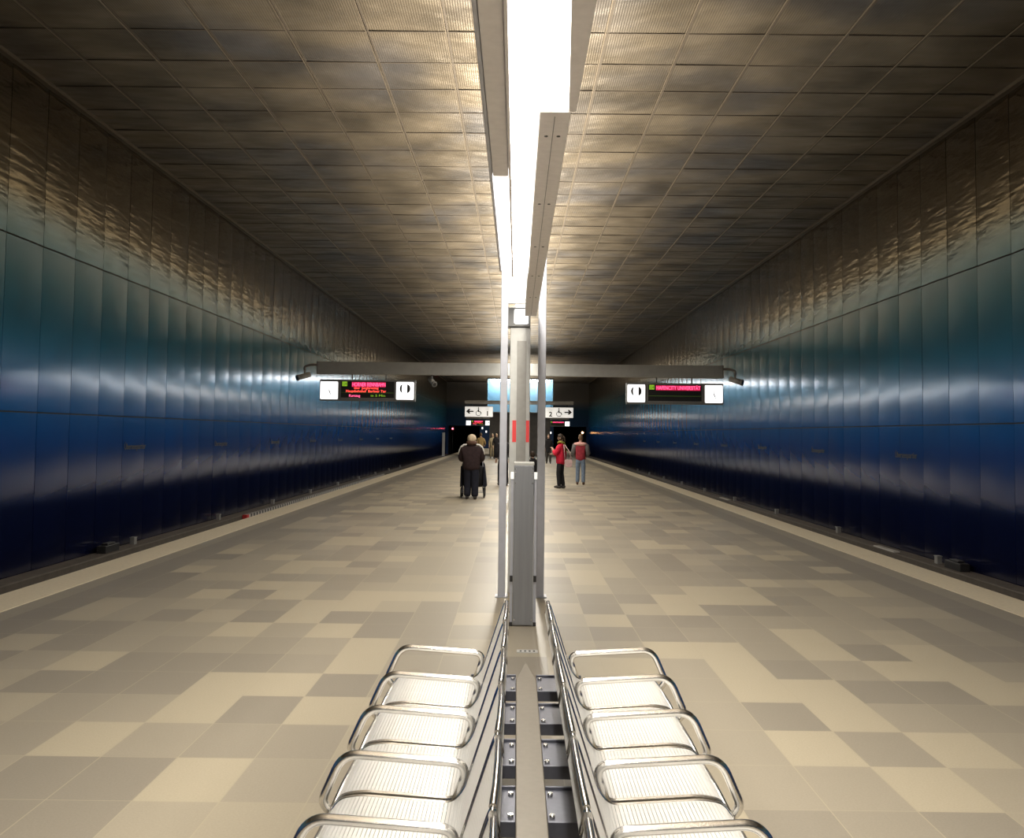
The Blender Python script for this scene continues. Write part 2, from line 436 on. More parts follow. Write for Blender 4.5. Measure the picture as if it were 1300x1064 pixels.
def build_ceiling():
    mb = MB(); p = 1.305; x0 = .07; y0 = 15.128
    ky0 = math.floor((Y0 - y0) / p); ky1 = math.ceil((Y1 - y0) / p)
    rnd = random.Random(5)
    for i in range(-7, 7):
        for k in range(ky0, ky1):
            a, b = x0 + i * p + .012, x0 + (i + 1) * p - .012; c, d = y0 + k * p + .012, y0 + (k + 1) * p - .012
            sag = rnd.uniform(.006, .03); N = 4; vs = []; fs = []; tx = rnd.uniform(-.01, .01); ty = rnd.uniform(-.01, .01)
            for m in range(N + 1):
                for n in range(N + 1):
                    u, v = m / N, n / N
                    vs.append((a + (b - a) * u, c + (d - c) * v, ZC - sag * 16 * u * (1 - u) * v * (1 - v) * .7 + tx * (u - .5) + ty * (v - .5)))
            for m in range(N):
                for n in range(N):
                    q = m * (N + 1) + n
                    fs.append((q, q + 1, q + N + 2, q + N + 1))
            mb.add(vs, fs, 0, True)
    for i in range(-6, 7):   # suspension rods along the joints
        X = x0 + i * p
        mb.box(X - .008, X + .008, Y0, Y1, ZC - .024, ZC - .006, 2)
        mb.box(X + .02, X + .05, Y0, Y1, ZC - .012, ZC - .004, 1)
    for k in range(ky0, ky1 + 1):
        y = y0 + k * p; mb.box(WL, WR, y - .014, y + .014, ZC - .014, ZC - .006, 1)
    for X, s in ((WL, 1), (WR, -1)):   # angle along the walls
        a, b = sorted((X + s * .0, X + s * .14)); mb.box(a, b, Y0, Y1, ZC - .05, ZC - .005, 1)
        a, b = sorted((X + s * .14, X + s * .17)); mb.box(a, b, Y0, Y1, ZC - .06, ZC - .005, 2)
    mb.box(WL - .2, WR + .2, Y0, Y1, ZC + .05, ZC + .2, 1)
    struct(mb.build('ceiling', ['ceiling', 'ceil_joint', 'ceil_rod']))
build_ceiling()

def end_wall_material():
    m = mat('end_wall_paint', rough=.5, spec=.3); nt = m.node_tree; b = nt.nodes['Principled BSDF']
    tc = nt.nodes.new('ShaderNodeTexCoord'); sp = nt.nodes.new('ShaderNodeSeparateXYZ'); nt.links.new(tc.outputs['Object'], sp.inputs['Vector'])
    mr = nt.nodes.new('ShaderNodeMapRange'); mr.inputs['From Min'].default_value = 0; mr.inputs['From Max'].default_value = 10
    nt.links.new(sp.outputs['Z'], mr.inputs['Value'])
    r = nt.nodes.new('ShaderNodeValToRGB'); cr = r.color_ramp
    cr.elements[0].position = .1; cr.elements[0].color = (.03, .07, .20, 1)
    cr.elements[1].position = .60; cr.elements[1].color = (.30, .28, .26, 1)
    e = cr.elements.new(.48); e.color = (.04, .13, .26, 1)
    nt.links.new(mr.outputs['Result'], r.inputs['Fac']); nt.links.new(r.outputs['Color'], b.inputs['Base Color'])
    return m
M['end_wall'] = end_wall_material()

def build_far_wall():
    m = MB()
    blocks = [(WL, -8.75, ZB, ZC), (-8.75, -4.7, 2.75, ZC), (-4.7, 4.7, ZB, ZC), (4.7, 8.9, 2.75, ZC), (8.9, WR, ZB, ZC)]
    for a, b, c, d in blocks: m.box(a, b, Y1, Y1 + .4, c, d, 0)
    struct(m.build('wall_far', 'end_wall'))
    for nm, a, b in (('wall_tunnel_left', -8.75, -4.7), ('wall_tunnel_right', 4.7, 8.9)):
        t = MB(); t.box(a - .2, a, Y1 + .4, Y1 + 30, ZB, 2.95); t.box(b, b + .2, Y1 + .4, Y1 + 30, ZB, 2.95)
        t.box(a, b, Y1 + .4, Y1 + 30, 2.75, 2.95); t.box(a, b, Y1 + 30, Y1 + 30.2, ZB, 2.95)
        struct(t.build(nm, 'tunnel'))
build_far_wall()
# ------------------------------------------------------------------ post frames and lights
FRAME_Y = [-4.5, 10.3, 25.1, 39.9, 54.7, 69.5]
def make_frame(y, label):
    t = thing('post_frame', label, 'post frame', (AX, y, 0), group='twin steel post frames')
    for a, b in ((-.250, -.172), (.160, .244)):
        MB().box(a, b, -.06, .06, .012, 3.85).build('post', 'steel', t, .006)
        MB().box(a - .03, b + .03, -.09, .09, 0, .012).build('base_plate', 'steel', t, .003)
    MB().box(-.172, .160, -.03, .03, 3.175, 3.56).build('cross_plate', 'steel_light', t, .004)
    MB().box(-.172, .160, -.03, .03, 3.77, 3.85).build('top_bracket', 'steel', t, .004)
    return t
fr = make_frame(10.3, 'twin grey steel post frame standing just behind the free-standing cabinet at the bench end')
MB().box(.150, .160, -.066, -.02, .69, .89).build('red_tag', 'red', fr, .002)['label'] = 'red vertical strip on the post'
places = {-4.5: 'twin grey post frame behind the viewpoint holding the near end of the light rail',
          25.1: 'second twin grey post frame carrying the sign beam with the clocks',
          39.9: 'third twin grey post frame standing behind the first sign beam',
          54.7: 'fourth twin grey post frame in front of the arrow signs',
          69.5: 'fifth twin grey post frame close to the blue lit lift tower'}
for y, lb in places.items(): make_frame(y, lb)

# low light rail over the bench: covers and diffusers swap sides along its length
lr = thing('light_rail', 'bright white light rail with grey metal covers hanging over the bench', 'ceiling light', (AX, 3, 3.03))
def rail(name, x0, x1, y0, y1, z0, z1, m, bv=.004):
    return MB().box(x0 - AX, x1 - AX, y0 - 3, y1 - 3, z0 - 3.03, z1 - 3.03).build(name, m, lr, bv)
RY0 = -4.4
c1 = rail('cover', -.132, -.056, RY0, 4.65, 3.03, 3.13, 'rail_alu')
c2 = rail('cover', .076, .203, 3.70, 10.235, 3.03, 3.13, 'rail_alu')
for nm, y in enumerate((4.0, 5.2, 6.4, 7.6, 8.8)):
    for x in (.112, .165): MB().tube([(x - AX, y - 3, -.003), (x - AX, y - 3, .002)], .008, 8).build('screw', 'dark_gap', c2)
rail('cover_groove', .138, .141, 3.75, 10.2, 3.0285, 3.035, 'sign_case', 0)
rail('side_lip', -.150, -.134, RY0, 7.45, 3.035, 3.15, 'steel')
MB().prism([(.113 - AX, RY0 - 3), (.222 - AX, RY0 - 3), (.222 - AX, 3.69 - 3), (.193 - AX, 3.69 - 3), (.128 - AX, 2.3 - 3)], 0, .10).build('cover', 'rail_alu', lr)
rail('divider', -.053, -.040, RY0, 7.50, 3.005, 3.12, 'rail_alu', .002)
rail('diffuser', -.038, .074, RY0, 7.42, 3.035, 3.13, 'lamp', .004)
rail('diffuser', -.130, -.055, 4.66, 7.42, 3.03, 3.13, 'lamp', .004)
MB().prism([(.075 - AX, RY0 - 3), (.11 - AX, RY0 - 3), (.125 - AX, 2.3 - 3), (.190 - AX, 3.69 - 3), (.075 - AX, 3.69 - 3)], 0, .10).build('diffuser', 'lamp', lr)  # outer edge flares so the lamp's glare is put into its shape
for y in (RY0 + .02, 4.3):
    for x in (-.10, .16):
        MB().tube([(x - AX, y - 3, .10), (.07 if x > 0 else -.07, y - 3, .808)], .006, 6).build('hanger_rod', 'steel', lr)

RAIL = 42.; DOWN = 54.; UP = 285.
area_light('tube_light', lr, (.018 - AX, (RY0 + 7.42) / 2 - 3, .002), .10, 7.42 - RY0, RAIL, (1., .95, .86))
area_light('tube_light', lr, (-.093 - AX, 6.04 - 3, -.003), .065, 2.7, RAIL, (1., .95, .86))
area_light('tube_light', lr, (.12 - AX, 3.0 - 3, -.003), .07, 1.3, RAIL, (1., .95, .86))
# end of the rail lights the cross plate
e = area_light('tube_light', lr, (.0 - AX, 7.43 - 3, .05), .14, .09, RAIL, (1., .95, .86)); e.rotation_euler = (PI / 2, 0, 0)
# continuous light strips on top of the post frames
def uplight(y0, y1, label):
    t = thing('light_strip', label, 'ceiling light', (AX, (y0 + y1) / 2, 3.85), group='light strips along the platform axis')
    h = (y1 - y0) / 2
    MB().box(-.02, .02, -h, h, .085, .12).build('tray', 'rail_alu', t, .003)
    d = MB().box(-.105, .105, -h + .03, h - .03, .0, .085); d.m = [1, 2, 0, 0, 0, 0]; d.build('diffuser', ['lamp_side', 'downlamp', 'uplamp'], t)
    area_light('tube_light', t, (0, 0, -.004), .20, 2 * h - .08, DOWN, (1., .94, .83))
    area_light('tube_light', t, (0, 0, .128), .16, 2 * h - .08, UP, (1., .88, .70), True, 2.35)
    for s in (-1, 1): MB().box(-.11, .11, s * h - .015, s * h + .015, -.005, .12).build('end_cap', 'steel', t, .003)
seg = [(-15.9, -4.6, 'light strip behind the viewpoint on post tops'),
       (-4.4, 10.2, 'bright light strip on the post tops directly above the bench and light rail'),
       (10.4, 25.0, 'bright light strip on the post tops between cabinet and first sign beam'),
       (25.2, 39.8, 'bright light strip on the post tops just beyond the first sign beam'),
       (40.0, 54.6, 'bright light strip on the post tops before the arrow signs'),
       (54.8, 69.4, 'bright light strip on the post tops beside the lit lift tower')]
for a, b, l in seg: uplight(a, b, l)
def added_strip(y0, y1, label):  # strips added out of view behind the tower to light the far walls
    t = thing('light_strip', label, 'ceiling light', (AX, (y0 + y1) / 2, 3.85), group='light strips along the platform axis')
    h = (y1 - y0) / 2
    MB().box(-.02, .02, -h, h, .085, .12).build('tray', 'rail_alu', t, .003)
    d = MB().box(-.105, .105, -h + .03, h - .03, .0, .085); d.m = [1, 2, 0, 0, 0, 0]; d.build('diffuser', ['lamp_side', 'downlamp', 'uplamp'], t)
    area_light('tube_light', t, (0, 0, -.004), .20, 2 * h - .08, DOWN, (1., .94, .83))
    area_light('tube_light', t, (0, 0, .128), .16, 2 * h - .08, UP, (1., .88, .70), True, 2.35)
    for y in (-h + .3, 0, h - .3): MB().tube([(0, y, .12), (0, y, ZC - 3.86)], .012, 6).build('hanger_rod', 'steel', t)
added_strip(83, 97.0, 'hanging light strip beyond the blue lit lift tower')
added_strip(99.5, 116, 'hanging light strip at the far end of the platform')

# ------------------------------------------------------------------ slim column with lit box, cabinet
t = thing('help_point_column', 'pale column with grey centre strip and red bands between the two grey posts', 'column', (.03, 10.62, 0))
MB().box(-.113, .113, -.10, .10, 0, 2.94).build('body', 'steel_light', t, .006)
MB().box(-.035, .070, -.112, -.10, .9, 2.79).build('centre_strip', 'strip_grey', t, .002)['label'] = 'grey strip'
for a, b in ((-.080, -.037), (.072, .108)):
    MB().box(a, b, -.104, -.10, 1.66, 1.90).build('red_band', 'red_paint_glow', t)['label'] = 'red painted band with added glow'
lb = MB().box(-.146, .110, -.13, .10, 2.945, 3.165).build('light_box', 'sign_case', t, .01)
MB().prism([tuple(p) for p in rounded([(-.03, 2.975), (.085, 2.975), (.085, 3.14), (-.072, 3.14), (-.072, 2.975), (-.03, 2.975)], .02)][:-1], -.138, -.13, 0, 'XZ').build('lit_face', 'white_face', lb)

t = thing('information_cabinet', 'narrow grey metal free-standing cabinet with screws at the end of the bench', 'cabinet', (.075, 8.8, 0))
MB().box(-.095, .088, -.085, .07, .01, 1.462).build('front_panel', 'alu', t, .004)
MB().box(-.098, .091, -.09, .09, 1.462, 1.492).build('top_cap', 'steel_light', t, .006)
for s, a, b in ((-1, -.124, -.099), (1, .092, .117)):
    ch = MB().box(a, b, -.06, .07, .01, 1.36).build('side_channel', 'steel', t, .003)
    MB().box(a - .002, b + .002, -.075, -.058, 1.335, 1.40).build('end_stop', 'white_sign', ch, .003)['label'] = 'small white end stop'
    MB().box(a - .001, b + .001, -.075, -.058, .40, .455).build('catch', 'black', ch, .002)['label'] = 'small black catch'
    MB().box(a - .002, b + .002, -.078, -.056, .0, .035).build('foot', 'black', ch, .002)
for x in (-.082, .075):
    for z in (1.43, 1.395, 1.36, 1.30, .06): MB().tube([(x, -.09, z), (x, -.084, z)], .006, 8).build('screw', 'chrome', t)
t = thing('floor_plate', 'small pale floor plate with four dark marks between the bench backs', 'plate', (.105, 7.72, 0))
MB().box(-.085, .085, -.05, .05, 0, .004).build('plate', 'steel_light', t)
for i in range(4): MB().box(-.062 + i * .036, -.046 + i * .036, -.018, .018, .004, .0055).build('mark', 'ink', t)

# ------------------------------------------------------------------ bench
bench = thing('bench', 'back-to-back chrome wire mesh bench on a central grey beam', 'bench', (AX, 5.10, 0))
PITCH = .562; NSEAT = 6
sp = MB(); ye = .05; yn = -NSEAT * PITCH - .1
sp.prism([(-.055, yn), (.055, yn), (.055, ye), (.008, ye + .33), (-.008, ye + .33), (-.055, ye)], .33, .44)
sp.build('spine_beam', 'spine', bench, .004)
for y in (-.6, -2.6):
    p = MB().box(-.04, .04, y - .04, y + .04, .02, .33).build('pedestal', 'spine', bench, .004)
    MB().box(-.09, .09, y - .12, y + .12, 0, .02).build('foot_plate', 'spine', p, .003)
# side profile of a seat, u = distance from the centre line
prof = rounded([(.098, .80), (.112, .862), (.125, .83), (.232, .500), (.275, .452), (.60, .474), (.672, .462), (.705, .415), (.690, .385)], .06, 6)
def resample(P, step):
    out = [P[0].copy()]; acc = 0
    for i in range(1, len(P)):
        a, b = P[i - 1], P[i]; L = (b - a).length; d = step - acc
        while d <= L:
            out.append(a + (b - a) * (d / L)); d += step
        acc = (acc + L) % step if L else acc
        acc = L - (d - step)
    return out
def seat_parts(sgn, yc, parent):
    h = PITCH / 2 - .022
    shell = MB(); pts = resample([Vector(p) for p in prof], .0135)
    for i, p in enumerate(pts):
        a = pts[max(0, i - 1)]; b = pts[min(len(pts) - 1, i + 1)]; tdir = (b - a).normalized(); nd = Vector((-tdir.y, tdir.x))
        w = .0057; th = .0016
        q = [p + tdir * w + nd * th, p + tdir * w - nd * th, p - tdir * w - nd * th, p - tdir * w + nd * th]
        vs = [(sgn * c.x, yc + s * h, c.y) for s in (-1, 1) for c in q]
        shell.add(vs, [(0, 1, 5, 4), (1, 2, 6, 5), (2, 3, 7, 6), (3, 0, 4, 7), (0, 3, 2, 1), (4, 5, 6, 7)])
    full = [Vector(p) for p in prof]
    for k in range(4):
        y = yc - h + .06 + k * (2 * h - .12) / 3
        shell.tube([(sgn * p.x, y, p.y - .005) for p in full], .0025, 5)
    seat = shell.build('seat', 'wire', parent)
    # rim rod round the wire shell
    fr = MB()
    for s in (-1, 1):
        pth = [(sgn * p.x, yc + s * (h + .002), p.y) for p in full]
        fr.tube(pth, .0065, 7)
    # back top and front edge bow slightly like the bent rods of the photo
    fr.tube([(sgn * .112, yc - h, .858), (sgn * .108, yc - h * .7, .872), (sgn * .106, yc, .876), (sgn * .108, yc + h * .7, .872), (sgn * .112, yc + h, .858)], .0105, 8)
    fr.tube([(sgn * .705, yc - h, .412), (sgn * .712, yc, .408), (sgn * .705, yc + h, .412)], .0105, 8)
    fr.tube([(sgn * .30, yc - h, .436), (sgn * .30, yc + h, .436)], .009, 6)
    fr.build('rim', 'chrome', seat)
    return seat
def armrest(sgn, y, parent):
    a = rounded([(sgn * .268, y, .452), (sgn * .222, y, .582), (sgn * .40, y, .594), (sgn * .668, y, .612), (sgn * .742, y, .445), (sgn * .700, y, .400)], .060, 7)
    return MB().tube(a, .016, 10).build('armrest', 'chrome', parent)
for sgn in (-1, 1):
    for k in range(NSEAT):
        yc = -PITCH * (k + .5)
        seat = seat_parts(sgn, yc, bench)
        armrest(sgn, yc + PITCH / 2, seat)
        if k == NSEAT - 1: armrest(sgn, yc - PITCH / 2, seat)
        # bracket plate with bolts
        y0 = -.02 - k * .545
        br = MB(); x0, x1 = (.055, .300)
        a, b = sorted((sgn * x0, sgn * x1))
        br.box(a, b, y0 - .16, y0 + .16, .405, .425)
        br.box(a, b, y0 + .155, y0 + .167, .385, .437); br.box(a, b, y0 - .167, y0 - .155, .385, .437)
        b_ = br.build('bracket', 'bracket', seat, .002)
        for yy in (y0 - .10, y0 + .10):
            MB().tube([(sgn * .072, yy, .425), (sgn * .072, yy, .437)], .011, 6).build('bolt', 'chrome', seat)
        # long tie tube under the seat fronts
    # legs that carry the seat rail beneath the shells
    rl = MB().tube([(sgn * .30, -.03, .418), (sgn * .30, yn + .13, .418)], .012, 8).build('seat_rail', 'bracket', bench)

# ------------------------------------------------------------------ sign beam with clocks and displays
def fit(o, w):
    xs = [v.co.x for v in o.data.vertices]
    if xs: o.scale.x = w / (max(xs) - min(xs))
def make_beam(y, label):
    t = thing('sign_beam', label, 'beam', (AX, y, 3.275), group='cross beams carrying platform signs')
    MB().box(-5.335, 5.315, -.12, .11, 0, .325).build('beam', 'beam', t, .006)
    for s in (-5.345, 5.315): MB().box(s, s + .03, -.13, .12, -.004, .329).build('end_cap', 'sign_case', t, .004)
    return t
make_beam(24.9, 'long grey cross beam above the two nearer clock and display signs')
make_beam(98.0, 'distant grey cross beam above the two far display signs')

def clock_box(parent, xc, zc, s=.46):
    c = MB().box(xc - s / 2 - .025, xc + s / 2 + .025, -.10, .10, zc - s / 2 - .03, zc + s / 2 + .03).build('clock', 'sign_case', parent, .01)
    r = [tuple(p) for p in rounded([(xc, zc - s / 2), (xc + s / 2, zc - s / 2), (xc + s / 2, zc + s / 2), (xc - s / 2, zc + s / 2), (xc - s / 2, zc - s / 2), (xc, zc - s / 2)], .03)]
    MB().prism(r[:-1], -.112, -.10, 0, 'XZ').build('dial', 'white_face', c)
    h = MB()
    for i in range(12):
        a = i * PI / 6; l0, l1 = s * .40, s * .45; w = .004
        dx, dz = math.sin(a), math.cos(a)
        q = [(xc + dx * l0 - dz * w, zc + dz * l0 + dx * w), (xc + dx * l0 + dz * w, zc + dz * l0 - dx * w), (xc + dx * l1 + dz * w, zc + dz * l1 - dx * w), (xc + dx * l1 - dz * w, zc + dz * l1 + dx * w)]
        h.prism(q, -.114, -.112, 0, 'XZ')
    h.build('hour_marks', 'faint_ink', c)
    for nm, a, l, w in (('hour_hand', math.radians(158), .13, .014), ('minute_hand', 0.03, .185, .006)):
        h = MB(); dx, dz = math.sin(a), math.cos(a)
        q = [(xc - dz * w, zc + dx * w), (xc + dz * w, zc - dx * w), (xc + dx * l + dz * w * .5, zc + dz * l - dx * w * .5), (xc + dx * l - dz * w * .5, zc + dz * l + dx * w * .5)]
        h.prism(q, -.117, -.114, 0, 'XZ'); h.build(nm, 'ink', c)
def picto_box(parent, xc, zc, s=.46):
    c = MB().box(xc - s / 2 - .025, xc + s / 2 + .025, -.10, .10, zc - s / 2 - .03, zc + s / 2 + .03).build('pictogram_box', 'sign_case', parent, .01)
    r = [tuple(p) for p in rounded([(xc, zc - s / 2), (xc + s / 2, zc - s / 2), (xc + s / 2, zc + s / 2), (xc - s / 2, zc + s / 2), (xc - s / 2, zc - s / 2), (xc, zc - s / 2)], .03)]
    MB().prism(r[:-1], -.112, -.10, 0, 'XZ').build('lit_face', 'white_face', c)
    g = MB(); zc2 = zc + .055
    # left crescent: rounded outside, hollowed inside
    out = [(xc - .055 - .085 * math.sin(t), zc2 + .115 * math.cos(t)) for t in [PI * i / 12 for i in range(13)]]
    inn = [(xc - .055 - .030 * math.sin(t), zc2 - .115 * math.cos(t)) for t in [PI * i / 12 for i in range(1, 12)]]
    g.prism(out + inn, -.115, -.112, 0, 'XZ')
    out = [(xc + .055 + .085 * math.sin(t), zc2 + .115 * math.cos(t)) for t in [PI * i / 12 for i in range(13)]]
    g.prism(out, -.115, -.112, 0, 'XZ')
    g.build('symbol', 'ink', c)
def display(parent, x0, x1, rows, badge):
    d = MB().box(x0 - .03, x1 + .03, -.085, .085, -.255, .255).build('display', 'sign_case', parent, .006)
    MB().box(x0, x1, -.092, -.085, -.215, .215).build('led_panel', 'led_black', d)
    MB().box(x0 + .01, x1 - .01, -.0935, -.092, -.085, -.079).build('divider_line', 'led_green_dim', d)
    MB().box(x0 + .03, x0 + .16, -.094, -.092, .085, .205).build('line_badge', 'led_green', d)
    b = text('badge_text', badge, .115, 'ink', d, (x0 + .045, -.0955, .105)); fit(b, .10)
    for body, xa, xb, z, size, m, back in rows:
        if back: MB().box(xa - .01, xb + .01, -.0935, -.092, z - .02, z + size * .78).build('lit_row', 'led_pinkback', d)
        o = text('led_text', body, size, m, d, (xa, -.0955, z)); fit(o, xb - xa)
def hanger(parent, x):
    MB().box(x - .012, x + .012, -.012, .012, .255, .40).build('hanger', 'black', parent)
# left unit: display centre at x -3.93, z 2.845
Yu = 24.88
L = thing('platform_sign', 'left near hanging sign reading HORNER RENNBAHN between a clock and a pictogram box', 'sign', (-3.93, Yu, 2.87), group='hanging clock and display signs')
clock_box(L, -1.01, -.03); picto_box(L, .985, -.022)
display(L, -.70, .70, [('HORNER RENNBAHN', -.41, .46, .083, .145, 'led_pink', True), ('über  Jungfernstieg', -.36, .28, .012, .092, 'led_red', False),
                       ('Hauptbahnhof  Berliner Tor', -.57, .48, -.072, .092, 'led_red', False), ('Kurzzug', -.49, -.20, -.192, .092, 'led_pink', False), ('in 5 Min', .08, .46, -.185, .085, 'led_green', False)], 'U4')
MB().box(-1.26, 1.255, -.06, .06, -.30, .262).build('back_frame', 'sign_case', L, .006)
hanger(L, -.42); hanger(L, .47)
R = thing('platform_sign', 'right near hanging sign reading HAFENCITY UNIVERSITÄT between a pictogram box and a clock', 'sign', (4.135, Yu, 2.87), group='hanging clock and display signs')
picto_box(R, -1.013, -.02); clock_box(R, 1.018, -.02)
display(R, -.70, .70, [('HAFENCITY UNIVERSITÄT', -.49, .66, .083, .145, 'led_pink', True)], 'U4')
MB().box(-1.265, 1.27, -.06, .06, -.30, .262).build('back_frame', 'sign_case', R, .006)
hanger(R, -.47); hanger(R, .46)
dup(L, 'far left hanging sign with red lettering below the arrow sign to track 1', (-4.0, 97.98, 2.87))
dup(R, 'far right hanging sign with red lettering below the arrow sign to track 2', (4.2, 97.98, 2.87))

def camera_unit(label, loc, rz, pitch=-.25, s=1.):
    t = thing('hanging_security_camera', label, 'camera', loc, rz, 'security cameras on the cross beams')
    MB().tube([(0, 0, 0), (0, 0, -.10), (0, .0, -.14)], .022 * s, 8).build('bracket', 'sign_case', t)
    b = MB(); q = Vector((0, -math.cos(pitch), math.sin(pitch)))
    o = Vector((0, 0, -.16))
    b.tube([o - q * .13 * s, o + q * .15 * s], .058 * s, 10); b.tube([o + q * .14 * s, o + q * .19 * s], .066 * s, 10, 1)
    bd = b.build('housing', ['beam', 'sign_case'], t)
    MB().tube([o + q * .185 * s, o + q * .196 * s], .045 * s, 10).build('lens', 'black', bd)
    return t
# arms for the end cameras
for s, x0, x1 in ((-1, -5.29, -5.62), (1, 5.41, 5.74)):
    t = thing('camera_arm', ('grey bracket arm on the left end' if s < 0 else 'grey bracket arm on the right end') + ' of the near cross beam', 'bracket', (x0, 24.95, 3.52))
    d = x1 - x0
    MB().tube(rounded([(0, 0, 0), (d * .55, -.02, 0), (d, -.05, -.05), (d, -.05, -.14)], .06), .032, 8).build('arm', 'sign_case', t)
camera_unit('security camera below the left end of the near cross beam', (-5.62, 24.90, 3.38), -.9, -.3, 1.2)
camera_unit('security camera below the right end of the near cross beam', (5.74, 24.90, 3.38), .9, -.3, 1.2)
camera_unit('security camera right of the HORNER RENNBAHN sign', (-2.25, 24.85, 3.275), .5, -.5, 1.1)
camera_unit('security camera beside the far left display sign', (-2.25, 97.95, 3.275), .5, -.5, 1.1)

# arrow signs
def arrow_sign(label, xc, num, right):
    t = thing('direction_sign', label, 'sign', (xc, 60, 3.13), group='white wheelchair arrow signs')
    MB().box(-.90, .90, -.07, .07, -.34, .34).build('sign_box', 'sign_case', t, .01)
    f = MB().box(-.88, .88, -.08, -.07, -.32, .32).build('sign_face', 'white_sign', t)
    s = 1 if right else -1
    a = MB()
    xa = .55 * s
    a.prism([(xa - .22 * s, -.02), (xa - .22 * s, .06), (xa + .05 * s, .06), (xa - .02 * s, .18), (xa + .09 * s, .18), (xa + .25 * s, .02), (xa + .09 * s, -.12), (xa - .02 * s, -.12), (xa + .05 * s, -.02)], -.084, -.08, 0, 'XZ')
    a.build('arrow', 'ink', f)
    w = MB(); o = 0.0
    w.prism(arc(o - .02, .235, .045, 0, 2 * PI, 12)[:-1], -.084, -.08, 0, 'XZ')
    w.prism([(o - .06, .17), (o + .02, .17), (o + .02, .0), (o - .06, .0)], -.084, -.08, 0, 'XZ')
    w.prism([(o - .06, .03), (o + .12, .03), (o + .19, -.13), (o + .13, -.15), (o + .08, -.02), (o - .06, -.02)], -.084, -.08, 0, 'XZ')
    ring = [(o - .02 + .155 * math.cos(x), -.083, -.09 + .155 * math.sin(x)) for x in [math.radians(100 + 230 * i / 16) for i in range(17)]]
    w.tube(ring, .018, 6)
    w.build('wheelchair_symbol', 'ink', f)
    text('platform_number', num, .42, 'ink', f, (-.55 * s, -.083, -.24), align='CENTER', bold=.014)
    text('platform_word', 'Gleis', .13, 'faint_ink', f, (-.55 * s, -.083, .14), align='CENTER')
    for x in (-.5, .5): MB().box(x - .02, x + .02, -.02, .02, .34, .50).build('hanger', 'black', t)
arrow_sign('white sign with arrow to the left, wheelchair and number 1', -2.42, '1', False)
arrow_sign('white sign with arrow to the right, wheelchair and number 2', 2.68, '2', True)
t = thing('sign_beam', 'short grey cross beam holding the two white arrow signs', 'beam', (.13, 60, 3.63), group='cross beams carrying platform signs')
MB().box(-3.45, 3.45, -.06, .06, 0, .22).build('beam', 'beam', t, .006)
MB().box(-3.45, 3.45, -.065, .065, -.012, .0).build('lower_lip', 'sign_case', t)

# ------------------------------------------------------------------ lift tower at the far end
M['blue_glass'] = mat('blue_glass_panel', (.28, .50, .64), .25, 0, spec=.6)
M['lift_lamp'] = mat('lift_lamp', (.9, .9, .9), .4, 0, (.95, .98, 1), 34.)
M['grey_wall'] = noisy(mat('grey_wall_panels', (.34, .32, .30), .7), 3, .12)
t = thing('lift_tower', 'blue lit lift tower with grey lower walls in the middle of the platform', 'lift tower', (.2, 78, 0))
MB().box(-2.45, 2.55, -.2, 3, 0, 3.45).build('lower_wall', 'grey_wall', t, .02)
MB().box(-2.65, 2.75, -1.3, 3, 3.45, 3.52).build('soffit', 'steel_light', t, .01)
MB().box(-2.65, 2.75, .4, .5, 3.52, 6.2).build('blue_back_panel', 'blue_glass', t)
for s in (-2.65, 2.69): MB().box(s, s + .06, -1.3, 3, 3.52, 6.2).build('blue_side_panel', 'blue_glass', t)
MB().box(-2.65, 2.75, -1.3, 3, 6.2, 6.3).build('roof_panel', 'steel_light', t, .01)
MB().box(-2.4, 2.5, -.3, -.1, 6.05, 6.19).build('lamp', 'lift_lamp', t, .02)
for x in (-1.3, 0.05, 1.4): MB().box(x - .03, x + .03, .36, .4, 3.52, 6.2).build('mullion', 'steel', t)

# ------------------------------------------------------------------ walls: station names
M['name_grey'] = mat('name_lettering', (.12, .135, .14), .6, .0)
ordw = ['nearest to the viewpoint', 'second from the viewpoint', 'third from the viewpoint', 'fourth from the viewpoint', 'fifth from the viewpoint', 'sixth from the viewpoint', 'seventh from the viewpoint', 'eighth from the viewpoint']
for i in range(8):
    y = 22.4 + 6.52 * i
    for s, X in ((1, WL), (-1, WR)):
        o = text('station_name_sign', 'Überseequartier', .20, 'name_grey', None, (X + s * .027, y - s * .62, 1.29), (PI / 2, 0, s * PI / 2), .003)
        fit(o, 1.24)
        tag(o, 'grey station name lettering on the %s wall, %s' % ('left' if s > 0 else 'right', ordw[i]), 'lettering', 'station names along the blue walls')

# trackside
for s, X, nm in ((1, WL, 'left'), (-1, WR, 'right')):
    t = thing('rail_cover', 'dark brown conductor rail cover running along the foot of the %s wall' % nm, 'rail cover', (X + s * .24, 50, ZB))
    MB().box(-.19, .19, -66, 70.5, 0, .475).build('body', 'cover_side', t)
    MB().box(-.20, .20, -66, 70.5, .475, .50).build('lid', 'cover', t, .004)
    for i in range(9):
        y = (22.0 if s > 0 else 20.3) + 6.25 * i
        b = MB().box(-.05, .05, -.075, .075, 0, .15).box(-.06, .06, -.085, .085, .15, .17).build('trackside_box', 'beam', None, .006, (X + s * .22, y, ZB + .50))
        tag(b, 'small grey box on the rail cover at the %s wall, %s' % (nm, (ordw + ['ninth from the viewpoint'])[i]), 'box', 'small boxes along the rail covers')
    b = MB().box(-.10, .10, -.35, .35, 0, .16).box(-.07, .07, -.2, .2, .16, .2).build('switch_box', 'black', None, .01, (X + s * .24, 20.6 if s > 0 else 19.4, ZB + .50))
    tag(b, 'low black box on the rail cover at the %s wall' % nm, 'box', 'black boxes on the rail covers')
z = MB(); n = 0; y = 30.2
z.box(-.07, .07, 29.95, 30.2, 0, .12, 2)
while y < 61:
    z.box(-.07, .07, y, y + .17, 0, .12, n % 2); y += .17; n += 1
o = z.build('striped_board', ['zebra_w', 'black', 'red'], None, 0, (WL + .515, 0, ZB + .38))
